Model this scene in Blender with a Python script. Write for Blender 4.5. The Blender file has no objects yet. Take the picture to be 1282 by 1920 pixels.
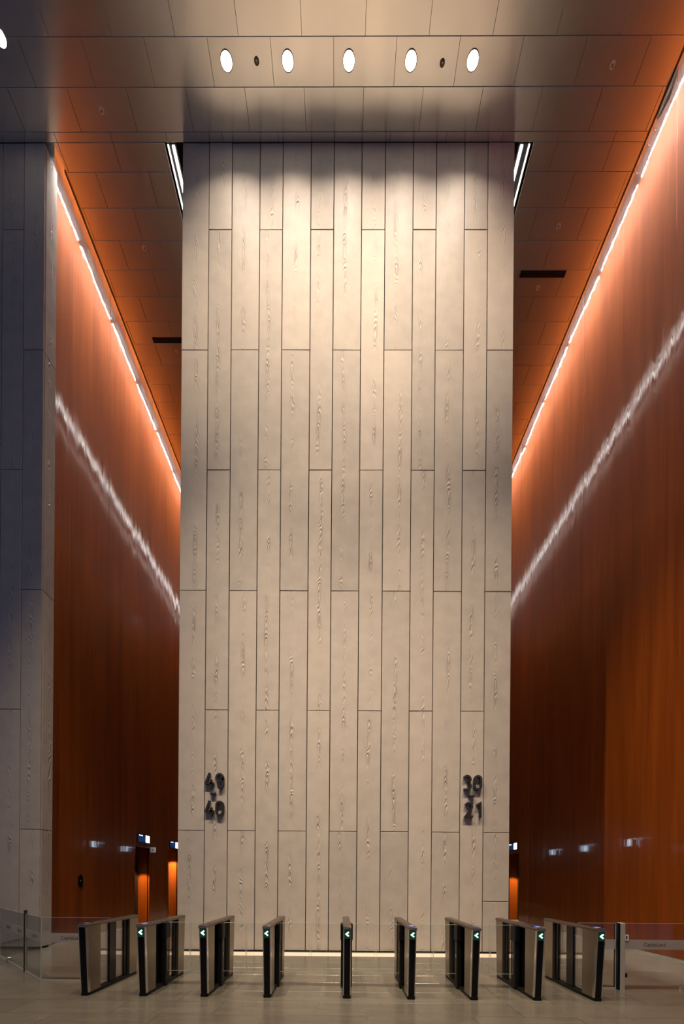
import bpy, math, random
from mathutils import Vector, Matrix, Euler

random.seed(7)
C = bpy.context.scene.collection
PI = math.pi

# ------------------------------------------------------------------ camera
F_PX, CX, CY, IW, IH = 760.0, 633.68, 1648.42, 1282.0, 1920.0
YAW, ROLL = 0.00507, 0.00765
EYE = 1.58
right = Vector((math.cos(YAW), math.sin(YAW), 0))
fwd = Vector((-math.sin(YAW), math.cos(YAW), 0))
up = Vector((0, 0, 1))
cr = right * math.cos(ROLL) + up * math.sin(ROLL)
cu = up * math.cos(ROLL) - right * math.sin(ROLL)
cam_d = bpy.data.cameras.new('camera')
cam = bpy.data.objects.new('camera', cam_d)
C.objects.link(cam)
cam.matrix_world = Matrix(((cr.x, cu.x, -fwd.x, 0), (cr.y, cu.y, -fwd.y, 0), (cr.z, cu.z, -fwd.z, EYE), (0, 0, 0, 1)))
cam_d.sensor_fit = 'HORIZONTAL'
cam_d.sensor_width = 36.0
cam_d.lens = F_PX / IW * 36.0
cam_d.shift_x = (IW / 2 - CX) / IW
cam_d.shift_y = (CY - IH / 2) / IW
cam_d.clip_start = 0.05
cam_d.clip_end = 200
bpy.context.scene.camera = cam

# ------------------------------------------------------------------ world (dusk outside the glazed front behind the camera)
w = bpy.data.worlds.new('dusk')
bpy.context.scene.world = w
w.use_nodes = True
bg = w.node_tree.nodes['Background']
bg.inputs[0].default_value = (0.31, 0.40, 0.78, 1)
bg.inputs[1].default_value = 0.19

vs = bpy.context.scene.view_settings
vs.view_transform = 'Standard'
vs.look = 'None'
vs.exposure = 0.0
vs.gamma = 1.0
vs.use_curve_mapping = False

# ------------------------------------------------------------------ key dimensions (metres)
D = 8.812            # front plane of the lift core
XL, XR = -3.55, 3.67  # core edges
H = 17.60            # ceiling
WL, WR = -6.72, 6.80  # wood walls of the two lift lobbies
EL, ER = -6.348, 6.467  # edges of the lobby ceilings (slot beyond)
XC = -6.56           # corner of the neighbouring core
YEND = 27.5

WARM = (1.0, 0.785, 0.565)
COOL = (1.0, 0.90, 0.82)


def spot(name, loc, target, power, size, blend, col=WARM, radius=0.08):
    d = bpy.data.lights.new(name, 'SPOT')
    d.energy = power
    d.spot_size = math.radians(size)
    d.spot_blend = blend
    d.color = col
    d.shadow_soft_size = radius
    o = bpy.data.objects.new(name, d)
    C.objects.link(o)
    o.location = loc
    o.rotation_euler = (Vector(target) - Vector(loc)).to_track_quat('-Z', 'Y').to_euler()
    return o


# hall ceiling spotlights nearer the glazed front; the high ones are added fill
spot('hall_spot_low_centre', (0.3, 2.2, H - 0.1), (0.08, D, -1.6), 6600, 44, 1.0, radius=0.05)
spot('hall_spot_low_left', (-4.0, 2.2, H - 0.1), (-2.2, D, -3.4), 8300, 52, 1.0, radius=0.05)
spot('hall_spot_low_right', (4.4, 2.2, H - 0.1), (2.3, D, -3.4), 8000, 52, 1.0, radius=0.05)
spot('hall_fill_high_left', (-4.0, 2.2, H - 0.1), (-1.7, D, 13.0), 2500, 50, 1.0, radius=0.1)  # unseen fill, like the next two, added to smooth the upper wall wash
spot('hall_fill_high_centre', (0.3, 2.2, H - 0.1), (0.08, D, 13.5), 1700, 52, 1.0, radius=0.1)
spot('hall_fill_high_right', (4.4, 2.2, H - 0.1), (1.8, D, 13.0), 2500, 50, 1.0, radius=0.1)
spot('hall_spot_far_left', (-6.6, 3.4, H - 0.1), (5.4, 8.2, 0.0), 5200, 46, 0.7, radius=0.1)


def grazer(name, x, tilt, y0, y1, z, power, spread):
    """lens strip of an led run: a long thin lamp shining steeply down the wood wall"""
    d = bpy.data.lights.new(name, 'AREA')
    d.shape = 'RECTANGLE'
    d.size, d.size_y = 0.03, y1 - y0
    d.energy = power
    d.color = COOL
    d.spread = math.radians(spread)
    o = bpy.data.objects.new(name, d)
    C.objects.link(o)
    o.location = (x, (y0 + y1) / 2, z)
    o.rotation_euler = (0, tilt, 0)
    return o


grazer('led_lens_left', EL - 0.09, math.radians(5), D + 0.4, YEND, H + 0.72, 900, 40)
grazer('led_lens_right', ER + 0.085, -math.radians(5), 3.8, YEND, H + 0.83, 1150, 40)

# ------------------------------------------------------------------ materials


def mat(name):
    m = bpy.data.materials.new(name)
    m.use_nodes = True
    nt = m.node_tree
    return m, nt, nt.nodes['Principled BSDF']


def N(nt, kind, **kw):
    n = nt.nodes.new(kind)
    for k, v in kw.items():
        setattr(n, k, v)
    return n


def simple(name, col, rough=0.5, metal=0.0, coat=0.0, spec=0.5):
    m, nt, b = mat(name)
    b.inputs['Base Color'].default_value = (*col, 1)
    b.inputs['Roughness'].default_value = rough
    b.inputs['Metallic'].default_value = metal
    b.inputs['Coat Weight'].default_value = coat
    b.inputs['Specular IOR Level'].default_value = spec
    return m


def emit(name, col, strength, sampled=True):
    m, nt, b = mat(name)
    b.inputs['Base Color'].default_value = (0.02, 0.02, 0.02, 1)
    b.inputs['Emission Color'].default_value = (*col, 1)
    b.inputs['Emission Strength'].default_value = strength
    if not sampled:
        m.cycles.emission_sampling = 'NONE'
    return m


def math_node(nt, op, a, b=None, c=None):
    n = nt.nodes.new('ShaderNodeMath')
    n.operation = op
    for i, v in enumerate((a, b, c)):
        if v is None:
            continue
        if isinstance(v, (int, float)):
            n.inputs[i].default_value = v
        else:
            nt.links.new(v, n.inputs[i])
    return n.outputs[0]


def cast_panel_material():
    """Cast metal plank with a wood-grain imprint running up its middle."""
    m, nt, b = mat('cast_plank')
    L = nt.links.new
    tc = N(nt, 'ShaderNodeTexCoord')
    oi = N(nt, 'ShaderNodeObjectInfo')
    sep = N(nt, 'ShaderNodeSeparateXYZ')
    L(tc.outputs['Object'], sep.inputs[0])
    rnd = oi.outputs['Random']
    off = math_node(nt, 'MULTIPLY', rnd, 137.0)
    # wandering pith line
    comb0 = N(nt, 'ShaderNodeCombineXYZ')
    L(off, comb0.inputs[0])
    L(math_node(nt, 'MULTIPLY', sep.outputs['Z'], 0.5), comb0.inputs[2])
    n0 = N(nt, 'ShaderNodeTexNoise')
    n0.inputs['Scale'].default_value = 1.0
    n0.inputs['Detail'].default_value = 2
    L(comb0.outputs[0], n0.inputs['Vector'])
    pith = math_node(nt, 'MULTIPLY', math_node(nt, 'SUBTRACT', n0.outputs[0], 0.5), 0.16)
    x = math_node(nt, 'SUBTRACT', sep.outputs['X'], pith)
    x = math_node(nt, 'SUBTRACT', x, math_node(nt, 'MULTIPLY', math_node(nt, 'SUBTRACT', rnd, 0.5), 0.14))
    # contour rings of a stretched noise = cathedral grain
    comb = N(nt, 'ShaderNodeCombineXYZ')
    L(math_node(nt, 'MULTIPLY_ADD', x, 9.0, off), comb.inputs[0])
    L(math_node(nt, 'MULTIPLY', sep.outputs['Z'], 2.6), comb.inputs[2])
    n1 = N(nt, 'ShaderNodeTexNoise')
    n1.inputs['Scale'].default_value = 1.0
    n1.inputs['Detail'].default_value = 1.5
    L(comb.outputs[0], n1.inputs['Vector'])
    hgt = math_node(nt, 'ADD', math_node(nt, 'MULTIPLY', n1.outputs[0], 5.0),
                    math_node(nt, 'MULTIPLY', math_node(nt, 'MULTIPLY', x, x), 420.0))
    hgt = math_node(nt, 'ADD', hgt, math_node(nt, 'MULTIPLY', sep.outputs['Z'], 4.0))
    ring = math_node(nt, 'SINE', math_node(nt, 'MULTIPLY', hgt, 2 * PI))
    # mask: near the middle line, in patches
    mx = math_node(nt, 'POWER', 2.718, math_node(nt, 'MULTIPLY', math_node(nt, 'MULTIPLY', x, x), -700.0))
    comb2 = N(nt, 'ShaderNodeCombineXYZ')
    L(math_node(nt, 'ADD', off, 31.0), comb2.inputs[0])
    L(math_node(nt, 'MULTIPLY', sep.outputs['Z'], 1.3), comb2.inputs[2])
    n2 = N(nt, 'ShaderNodeTexNoise')
    n2.inputs['Scale'].default_value = 1.0
    n2.inputs['Detail'].default_value = 3
    L(comb2.outputs[0], n2.inputs['Vector'])
    mr = N(nt, 'ShaderNodeMapRange')
    L(n2.outputs[0], mr.inputs[0])
    mr.inputs[1].default_value = 0.44
    mr.inputs[2].default_value = 0.62
    mask = math_node(nt, 'MULTIPLY', mx, mr.outputs[0])
    grain = math_node(nt, 'MULTIPLY', ring, mask)
    # fine vertical fibre
    mp = N(nt, 'ShaderNodeMapping')
    L(tc.outputs['Object'], mp.inputs[0])
    mp.inputs['Scale'].default_value = (90, 90, 2.0)
    n3 = N(nt, 'ShaderNodeTexNoise')
    n3.inputs['Scale'].default_value = 1.0
    n3.inputs['Detail'].default_value = 4
    L(mp.outputs[0], n3.inputs['Vector'])
    # soft dents
    n4 = N(nt, 'ShaderNodeTexNoise')
    n4.inputs['Scale'].default_value = 3.2
    n4.inputs['Detail'].default_value = 2
    cv = N(nt, 'ShaderNodeVectorMath')
    cv.operation = 'ADD'
    comb3 = N(nt, 'ShaderNodeCombineXYZ')
    L(off, comb3.inputs[0])
    L(tc.outputs['Object'], cv.inputs[0])
    L(comb3.outputs[0], cv.inputs[1])
    L(cv.outputs[0], n4.inputs['Vector'])
    hsum = math_node(nt, 'ADD', math_node(nt, 'MULTIPLY', grain, 0.009),
                     math_node(nt, 'MULTIPLY', n3.outputs[0], 0.0006))
    hsum = math_node(nt, 'ADD', hsum, math_node(nt, 'MULTIPLY', n4.outputs[0], 0.006))
    bp = N(nt, 'ShaderNodeBump')
    bp.inputs['Strength'].default_value = 0.85
    bp.inputs['Distance'].default_value = 1.0
    L(hsum, bp.inputs['Height'])
    L(bp.outputs[0], b.inputs['Normal'])
    # colour: tone per plank, cloudy patina
    rp = N(nt, 'ShaderNodeValToRGB')
    rp.color_ramp.elements[0].color = (0.345, 0.315, 0.285, 1)
    rp.color_ramp.elements[1].color = (0.50, 0.445, 0.39, 1)
    rp.color_ramp.elements[0].position = 0.25
    rp.color_ramp.elements[1].position = 0.8
    tone = math_node(nt, 'ADD', math_node(nt, 'MULTIPLY', rnd, 0.28), math_node(nt, 'MULTIPLY', n4.outputs[0], 0.45))
    tone = math_node(nt, 'ADD', tone, math_node(nt, 'MULTIPLY', n3.outputs[0], 0.25))
    L(tone, rp.inputs[0])
    L(rp.outputs[0], b.inputs['Base Color'])
    b.inputs['Metallic'].default_value = 0.0
    b.inputs['Roughness'].default_value = 0.58
    b.inputs['Specular IOR Level'].default_value = 0.22
    return m


def wood_material(name='wood_veneer', dark=1.0, tight=True):
    """Lacquered red-brown veneer, grain upright, slightly wavy gloss."""
    m, nt, b = mat(name)
    L = nt.links.new
    tc = N(nt, 'ShaderNodeTexCoord')
    oi = N(nt, 'ShaderNodeObjectInfo')
    comb = N(nt, 'ShaderNodeCombineXYZ')
    L(math_node(nt, 'MULTIPLY', oi.outputs['Random'], 53.0), comb.inputs[0])
    L(math_node(nt, 'MULTIPLY', oi.outputs['Random'], 17.0), comb.inputs[2])
    cv = N(nt, 'ShaderNodeVectorMath')
    cv.operation = 'ADD'
    L(tc.outputs['Object'], cv.inputs[0])
    L(comb.outputs[0], cv.inputs[1])

    def noise(scale, detail):
        mp = N(nt, 'ShaderNodeMapping')
        mp.inputs['Scale'].default_value = scale
        L(cv.outputs[0], mp.inputs[0])
        n = N(nt, 'ShaderNodeTexNoise')
        n.inputs['Scale'].default_value = 1.0
        n.inputs['Detail'].default_value = detail
        L(mp.outputs[0], n.inputs['Vector'])
        return n.outputs[0]
    fine = noise((26, 26, 0.55), 4)
    broad = noise((4.0, 4.0, 0.22), 3)
    wave = noise((2.2, 2.2, 0.35), 1)
    rip = noise((14, 14, 0.6), 2)
    tone = math_node(nt, 'ADD', math_node(nt, 'MULTIPLY', fine, 0.4), math_node(nt, 'MULTIPLY', broad, 0.55))
    tone = math_node(nt, 'ADD', tone, math_node(nt, 'MULTIPLY', oi.outputs['Random'], 0.12))
    rp = N(nt, 'ShaderNodeValToRGB')
    e = rp.color_ramp.elements
    e[0].position, e[1].position = 0.3, 0.78
    e[0].color = (0.150 * dark, 0.029 * dark, 0.0025 * dark, 1)
    e[1].color = (0.33 * dark, 0.078 * dark, 0.008 * dark, 1)
    L(tone, rp.inputs[0])
    L(rp.outputs[0], b.inputs['Base Color'])
    b.inputs['Roughness'].default_value = 0.38
    b.inputs['Specular IOR Level'].default_value = 0.22
    b.inputs['Coat Weight'].default_value = 1.0
    streak = noise((9, 9, 0.28), 3)
    mr = N(nt, 'ShaderNodeMapRange')
    L(streak, mr.inputs[0])
    mr.inputs[1].default_value = 0.42
    mr.inputs[2].default_value = 0.72
    mr.inputs[3].default_value = 0.03
    mr.inputs[4].default_value = 0.13
    L(mr.outputs[0], b.inputs['Coat Roughness'])
    b.inputs['Coat IOR'].default_value = 1.5
    hair = noise((46, 46, 0.9), 2)
    hs = math_node(nt, 'ADD', math_node(nt, 'MULTIPLY', wave, 0.0045), math_node(nt, 'MULTIPLY', rip, 0.0007))
    hs = math_node(nt, 'ADD', hs, math_node(nt, 'MULTIPLY', hair, 0.00032))
    bp = N(nt, 'ShaderNodeBump')
    bp.inputs['Strength'].default_value = 1.0
    bp.inputs['Distance'].default_value = 1.0
    L(hs, bp.inputs['Height'])
    L(bp.outputs[0], b.inputs['Coat Normal'])
    L(bp.outputs[0], b.inputs['Normal'])
    return m


def ceiling_material():
    m, nt, b = mat('bronze_ceiling_sheet')
    L = nt.links.new
    tc = N(nt, 'ShaderNodeTexCoord')
    oi = N(nt, 'ShaderNodeObjectInfo')
    n = N(nt, 'ShaderNodeTexNoise')
    n.inputs['Scale'].default_value = 2.0
    n.inputs['Detail'].default_value = 3
    L(tc.outputs['Object'], n.inputs['Vector'])
    rp = N(nt, 'ShaderNodeValToRGB')
    rp.color_ramp.elements[0].color = (0.78, 0.73, 0.67, 1)
    rp.color_ramp.elements[1].color = (0.88, 0.83, 0.77, 1)
    L(math_node(nt, 'ADD', math_node(nt, 'MULTIPLY', n.outputs[0], 0.6), math_node(nt, 'MULTIPLY', oi.outputs['Random'], 0.35)), rp.inputs[0])
    L(rp.outputs[0], b.inputs['Base Color'])
    b.inputs['Metallic'].default_value = 0.92
    b.inputs['Roughness'].default_value = 0.2
    return m


def floor_material():
    m, nt, b = mat('polished_floor_stone')
    L = nt.links.new
    tc = N(nt, 'ShaderNodeTexCoord')
    oi = N(nt, 'ShaderNodeObjectInfo')
    comb = N(nt, 'ShaderNodeCombineXYZ')
    L(math_node(nt, 'MULTIPLY', oi.outputs['Random'], 29.0), comb.inputs[0])
    cv = N(nt, 'ShaderNodeVectorMath')
    cv.operation = 'ADD'
    L(tc.outputs['Object'], cv.inputs[0])
    L(comb.outputs[0], cv.inputs[1])
    mp = N(nt, 'ShaderNodeMapping')
    mp.inputs['Scale'].default_value = (1.6, 6.0, 3.0)
    L(cv.outputs[0], mp.inputs[0])
    n = N(nt, 'ShaderNodeTexNoise')
    n.inputs['Scale'].default_value = 1.0
    n.inputs['Detail'].default_value = 6
    n.inputs['Roughness'].default_value = 0.65
    L(mp.outputs[0], n.inputs['Vector'])
    rp = N(nt, 'ShaderNodeValToRGB')
    rp.color_ramp.elements[0].position = 0.3
    rp.color_ramp.elements[1].position = 0.75
    rp.color_ramp.elements[0].color = (0.085, 0.078, 0.064, 1)
    rp.color_ramp.elements[1].color = (0.135, 0.122, 0.098, 1)
    L(math_node(nt, 'ADD', math_node(nt, 'MULTIPLY', n.outputs[0], 0.8), math_node(nt, 'MULTIPLY', oi.outputs['Random'], 0.2)), rp.inputs[0])
    L(rp.outputs[0], b.inputs['Base Color'])
    b.inputs['Roughness'].default_value = 0.2
    b.inputs['Specular IOR Level'].default_value = 0.6
    return m


def glass_material(name, tint, extra=0.0):
    m = bpy.data.materials.new(name)
    m.use_nodes = True
    nt = m.node_tree
    nt.nodes.clear()
    out = N(nt, 'ShaderNodeOutputMaterial')
    tr = N(nt, 'ShaderNodeBsdfTransparent')
    tr.inputs[0].default_value = (*tint, 1)
    gl = N(nt, 'ShaderNodeBsdfGlossy')
    gl.inputs['Roughness'].default_value = 0.02
    fr = N(nt, 'ShaderNodeFresnel')
    fr.inputs[0].default_value = 1.5
    mx = N(nt, 'ShaderNodeMixShader')
    nt.links.new(math_node(nt, 'MULTIPLY_ADD', fr.outputs[0], 0.55, extra), mx.inputs[0])
    nt.links.new(tr.outputs[0], mx.inputs[1])
    nt.links.new(gl.outputs[0], mx.inputs[2])
    nt.links.new(mx.outputs[0], out.inputs[0])
    return m


def frost_material():
    m = bpy.data.materials.new('frosted_band_film')
    m.use_nodes = True
    nt = m.node_tree
    nt.nodes.clear()
    out = N(nt, 'ShaderNodeOutputMaterial')
    tr = N(nt, 'ShaderNodeBsdfTransparent')
    df = N(nt, 'ShaderNodeBsdfDiffuse')
    df.inputs[0].default_value = (0.55, 0.53, 0.50, 1)
    tl = N(nt, 'ShaderNodeBsdfTranslucent')
    tl.inputs[0].default_value = (0.55, 0.53, 0.50, 1)
    m1 = N(nt, 'ShaderNodeMixShader')
    m1.inputs[0].default_value = 0.5
    nt.links.new(df.outputs[0], m1.inputs[1])
    nt.links.new(tl.outputs[0], m1.inputs[2])
    m2 = N(nt, 'ShaderNodeMixShader')
    m2.inputs[0].default_value = 0.62
    nt.links.new(tr.outputs[0], m2.inputs[1])
    nt.links.new(m1.outputs[0], m2.inputs[2])
    nt.links.new(m2.outputs[0], out.inputs[0])
    return m


def brushed(name, col, rough=0.3):
    m, nt, b = mat(name)
    L = nt.links.new
    tc = N(nt, 'ShaderNodeTexCoord')
    mp = N(nt, 'ShaderNodeMapping')
    mp.inputs['Scale'].default_value = (3, 3, 160)
    L(tc.outputs['Object'], mp.inputs[0])
    n = N(nt, 'ShaderNodeTexNoise')
    n.inputs['Scale'].default_value = 1.0
    n.inputs['Detail'].default_value = 3
    L(mp.outputs[0], n.inputs['Vector'])
    b.inputs['Base Color'].default_value = (*col, 1)
    b.inputs['Metallic'].default_value = 0.85
    L(math_node(nt, 'MULTIPLY_ADD', n.outputs[0], 0.2, rough - 0.1), b.inputs['Roughness'])
    return m


M_CAST = cast_panel_material()
M_WOOD = wood_material()
M_CEIL = ceiling_material()
M_FLOOR = floor_material()
M_GAP = simple('dark_joint_backing', (0.012, 0.010, 0.009), 0.9)
M_GROUT = simple('pale_grout', (0.17, 0.155, 0.125), 0.7)
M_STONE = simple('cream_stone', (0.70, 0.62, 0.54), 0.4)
M_BLACK = simple('black_gloss', (0.004, 0.004, 0.0045), 0.22, spec=0.22)
M_MATT = simple('black_matt', (0.005, 0.005, 0.005), 0.5, spec=0.2)
M_STEEL = brushed('brushed_steel', (0.255, 0.215, 0.165), 0.32)
M_EDGE = simple('bright_steel_edge', (0.72, 0.70, 0.66), 0.2, 1.0)
M_CAP = brushed('bronze_steel_cap', (0.155, 0.12, 0.10), 0.34)
M_BRONZE = simple('dark_bronze_trim', (0.10, 0.075, 0.05), 0.35, 0.8)
M_GLASS = glass_material('clear_glass', (0.965, 0.975, 0.968), 0.0)
M_CHAN = simple('satin_channel', (0.42, 0.39, 0.34), 0.55, 0.3)
M_GEDGE = simple('glass_edge', (0.45, 0.55, 0.47), 0.15, 0.0, 0.5)
M_FROST = frost_material()
M_INK = simple('dark_lettering', (0.03, 0.028, 0.026), 0.5)
M_NUM = simple('black_numeral', (0.007, 0.006, 0.006), 0.55)
M_WHITE = simple('white_plastic', (0.75, 0.73, 0.70), 0.4)
M_LED = emit('led_cool_white', (1.0, 0.90, 0.86), 75.0)
M_LINE = emit('linear_diffuser', (1.0, 0.93, 0.88), 9.0)
M_LITLIP = emit('lit_lip_glow', (1.0, 0.92, 0.85), 5.0)  # glow standing in for light caught on the slot lip
M_LENS = emit('downlight_lens', (1.0, 0.90, 0.76), 38.0)
M_ARROW = emit('arrow_light', (0.50, 1.0, 0.74), 3.2)
M_ARROWBG = emit('arrow_window', (0.0, 0.16, 0.07), 0.14)
M_BLUE = emit('display_blue', (0.004, 0.03, 0.12), 0.75)
M_DWHITE = emit('display_white', (0.62, 0.82, 1.0), 9.0)
M_SCREEN = emit('reader_glow', (0.12, 0.26, 0.95), 1.6)
M_SCREENDIM = emit('reader_dim', (0.30, 0.36, 0.55), 0.22)

# ------------------------------------------------------------------ geometry helpers


class MB:
    def __init__(self):
        self.v, self.f = [], []

    def add(self, vs, fs):
        o = len(self.v)
        self.v += [tuple(p) for p in vs]
        self.f += [tuple(i + o for i in q) for q in fs]
        return self

    def hexa(self, b, t):
        """b, t: four bottom and four top corners, counter-clockwise from above"""
        return self.add(list(b) + list(t), [(3, 2, 1, 0), (4, 5, 6, 7), (0, 1, 5, 4), (1, 2, 6, 5), (2, 3, 7, 6), (3, 0, 4, 7)])

    def box(self, x0, x1, y0, y1, z0, z1):
        return self.hexa([(x0, y0, z0), (x1, y0, z0), (x1, y1, z0), (x0, y1, z0)],
                         [(x0, y0, z1), (x1, y0, z1), (x1, y1, z1), (x0, y1, z1)])

    def cbox(self, x0, x1, y0, y1, z0, z1, c):
        """box with chamfered vertical edges"""
        def ring(z, g):
            a, b, e, f = x0 + g, x1 - g, y0 + g, y1 - g
            return [(a + c, e, z), (b - c, e, z), (b, e + c, z), (b, f - c, z), (b - c, f, z), (a + c, f, z), (a, f - c, z), (a, e + c, z)]
        h = min(c * 0.7, (z1 - z0) * 0.3)
        rings = [ring(z0, 0), ring(z1 - h, 0), ring(z1, h)]
        vs = [p for r in rings for p in r]
        fs = [tuple(range(7, -1, -1)), tuple(range(16, 24))]
        for k in range(2):
            for i in range(8):
                j = (i + 1) % 8
                fs.append((k * 8 + i, k * 8 + j, k * 8 + 8 + j, k * 8 + 8 + i))
        return self.add(vs, fs)

    def plate(self, w_, h_, t, c):
        """plate in local XZ, front face towards -Y, chamfered front edge, centred"""
        a, b = w_ / 2, h_ / 2
        back = [(-a, t, -b), (a, t, -b), (a, t, b), (-a, t, b)]
        mid = [(-a, c, -b), (a, c, -b), (a, c, b), (-a, c, b)]
        fr = [(-a + c, 0, -b + c), (a - c, 0, -b + c), (a - c, 0, b - c), (-a + c, 0, b - c)]
        fs = [(8, 9, 10, 11), (3, 2, 1, 0)]
        for i in range(4):
            j = (i + 1) % 4
            fs.append((i, j, 4 + j, 4 + i))
            fs.append((4 + i, 4 + j, 8 + j, 8 + i))
        return self.add(back + mid + fr, fs)

    def disc(self, cx, cy, z, r, n=24, upward=False):
        vs = [(cx + r * math.cos(2 * PI * i / n), cy + r * math.sin(2 * PI * i / n), z) for i in range(n)]
        return self.add(vs, [tuple(range(n)) if upward else tuple(range(n - 1, -1, -1))])

    def lathe(self, prof, n=24, cx=0, cy=0, cz=0):
        """profile [(r,z)] turned about Z"""
        vs = []
        for r, z in prof:
            vs += [(cx + r * math.cos(2 * PI * i / n), cy + r * math.sin(2 * PI * i / n), cz + z) for i in range(n)]
        fs = []
        for k in range(len(prof) - 1):
            for i in range(n):
                j = (i + 1) % n
                fs.append((k * n + i, k * n + j, k * n + n + j, k * n + n + i))
        return self.add(vs, fs)

    def ribbon(self, pts, wd, y0, y1, closed=False):
        """stroke of width wd along a polyline in XZ, thickness y0..y1"""
        n = len(pts)
        Lp, Rp = [], []
        for i in range(n):
            p = Vector(pts[i])
            a = Vector(pts[(i - 1) % n]) if (closed or i > 0) else None
            b = Vector(pts[(i + 1) % n]) if (closed or i < n - 1) else None
            d1 = (p - a).normalized() if a is not None else None
            d2 = (b - p).normalized() if b is not None else None
            if d1 is None:
                d1 = d2
            if d2 is None:
                d2 = d1
            n1 = Vector((-d1.y, d1.x))
            n2 = Vector((-d2.y, d2.x))
            mi = (n1 + n2)
            mi.normalize()
            k = wd / 2 / max(0.45, mi.dot(n1))
            Lp.append(p + mi * k)
            Rp.append(p - mi * k)
        vs = []
        for i in range(n):
            vs += [(Lp[i].x, y0, Lp[i].y), (Rp[i].x, y0, Rp[i].y), (Rp[i].x, y1, Rp[i].y), (Lp[i].x, y1, Lp[i].y)]
        fs = []
        m = n if closed else n - 1
        for i in range(m):
            a, b = 4 * i, 4 * ((i + 1) % n)
            for q in range(4):
                r = (q + 1) % 4
                fs.append((a + q, b + q, b + r, a + r))
        if not closed:
            fs.append((0, 1, 2, 3))
            e = 4 * (n - 1)
            fs.append((e + 3, e + 2, e + 1, e))
        return self.add(vs, fs)

    def mesh(self, name, m=None, smooth=False):
        me = bpy.data.meshes.new(name)
        me.from_pydata(self.v, [], self.f)
        me.update()
        if m:
            me.materials.append(m)
        if smooth:
            for p in me.polygons:
                p.use_smooth = True
        return me

    def build(self, name, m, parent=None, loc=None, smooth=False):
        return obj(name, self.mesh(name, m, smooth), parent, loc)


def obj(name, me, parent=None, loc=None):
    o = bpy.data.objects.new(name, me)
    C.objects.link(o)
    if parent is not None:
        o.parent = parent
    if loc is not None:
        o.location = loc
    return o


def structure(o):
    o['kind'] = 'structure'
    return o


def thing(name, label, cat, loc=(0, 0, 0), rz=0.0, group=None):
    o = bpy.data.objects.new(name, None)
    C.objects.link(o)
    o.empty_display_size = 0.1
    o.location = loc
    o.rotation_euler = (0, 0, rz)
    o['label'] = label
    o['category'] = cat
    if group:
        o['group'] = group
    return o


def copy_tree(o, parent=None):
    c = o.copy()
    C.objects.link(c)
    if parent is not None:
        c.parent = parent
    for ch in list(o.children):
        copy_tree(ch, c)
    return c


_plates = {}


def plate(name, w_, h_, t, c, m, parent, loc, rot=(0, 0, 0)):
    key = (name, round(w_, 3), round(h_, 3), t, c, m.name)
    if key not in _plates:
        _plates[key] = MB().plate(w_, h_, t, c).mesh(name, m)
    o = obj(name, _plates[key], parent, loc)
    o.rotation_euler = rot
    return o


# ------------------------------------------------------------------ floor
fl = MB().box(-14, 8.5, -9, YEND + 1, -0.30, -0.008)
floor = structure(fl.build('floor', M_GROUT))
TX, TY, G = 1.207, 0.493, 0.006
far_tiles = MB()
n_far = 0
for r in range(-30, 40):
    y0 = 5.19 + TY * r
    y1 = y0 + TY
    if y0 < -8.8 or y1 > YEND:
        continue
    xo = (-0.87 if r % 2 == 0 else -1.476)
    for k in range(-9, 7):
        x0 = xo + TX * k
        x1 = x0 + TX
        if x0 < -12.5 or x0 > WR:
            continue
        x1 = min(x1, WR)
        yy1 = min(y1, 8.285) if (x1 > XL and x0 < XR and y0 < 8.285) else y1
        if y0 >= 8.285 and y0 < YEND and x0 > XL - 0.6 and x1 < XR + 0.6 and y0 > D:
            continue
        if x1 - x0 < 0.05:
            continue
        near = 4.1 < y0 < 9.9 and x0 > -9.0
        if near:
            # parts: single tiles
            segs = [(x0, x1, y0, yy1)]
            if y1 > 8.285 and y0 < 8.70:
                segs = []
                # keep clear of the cream border in front of the core
                for (a, b, inside) in ((x0, min(x1, XL), False), (max(x0, XL), min(x1, XR), True), (max(x0, XR), x1, False)):
                    if b - a < 0.03:
                        continue
                    if inside:
                        if y0 < 8.25:
                            segs.append((a, b, y0, 8.285))
                        if y1 > 8.70:
                            segs.append((a, b, max(y0, 8.665), y1))
                    else:
                        segs.append((a, b, y0, y1))
            for (a, b, c_, d_) in segs:
                key = ('floor_tile', round(b - a, 3), round(d_ - c_, 3))
                if key not in _plates:
                    wx, wy, c = (b - a - G) / 2, (d_ - c_ - G) / 2, 0.0015
                    mb = MB()
                    vs = [(-wx, -wy, -0.03), (wx, -wy, -0.03), (wx, wy, -0.03), (-wx, wy, -0.03),
                          (-wx, -wy, -c), (wx, -wy, -c), (wx, wy, -c), (-wx, wy, -c),
                          (-wx + c, -wy + c, 0), (wx - c, -wy + c, 0), (wx - c, wy - c, 0), (-wx + c, wy - c, 0)]
                    fs = [(8, 9, 10, 11)]
                    for i in range(4):
                        j = (i + 1) % 4
                        fs += [(i, j, 4 + j, 4 + i), (4 + i, 4 + j, 8 + j, 8 + i)]
                    _plates[key] = mb.add(vs, fs).mesh('floor_tile', M_FLOOR)
                o = obj('floor_tile', _plates[key], floor, ((a + b) / 2, (c_ + d_) / 2, random.uniform(-0.0006, 0.0006)))
                o.rotation_euler = (random.gauss(0, 0.0006), random.gauss(0, 0.0004), 0)
        else:
            far_tiles.box(x0 + G / 2, x1 - G / 2, y0 + G / 2, y1 - G / 2, -0.03, 0)
ft = far_tiles.build('paving', M_FLOOR, floor)
ft['kind'] = 'stuff'

# cream stone border in the floor at the foot of the core, dark recess behind it
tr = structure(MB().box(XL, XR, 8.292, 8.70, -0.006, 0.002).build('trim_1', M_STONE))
structure(MB().box(XL + 0.03, XR - 0.03, D + 0.03, D + 0.10, 0.0, 0.06).build('baseboard_back', M_GAP))

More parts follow.
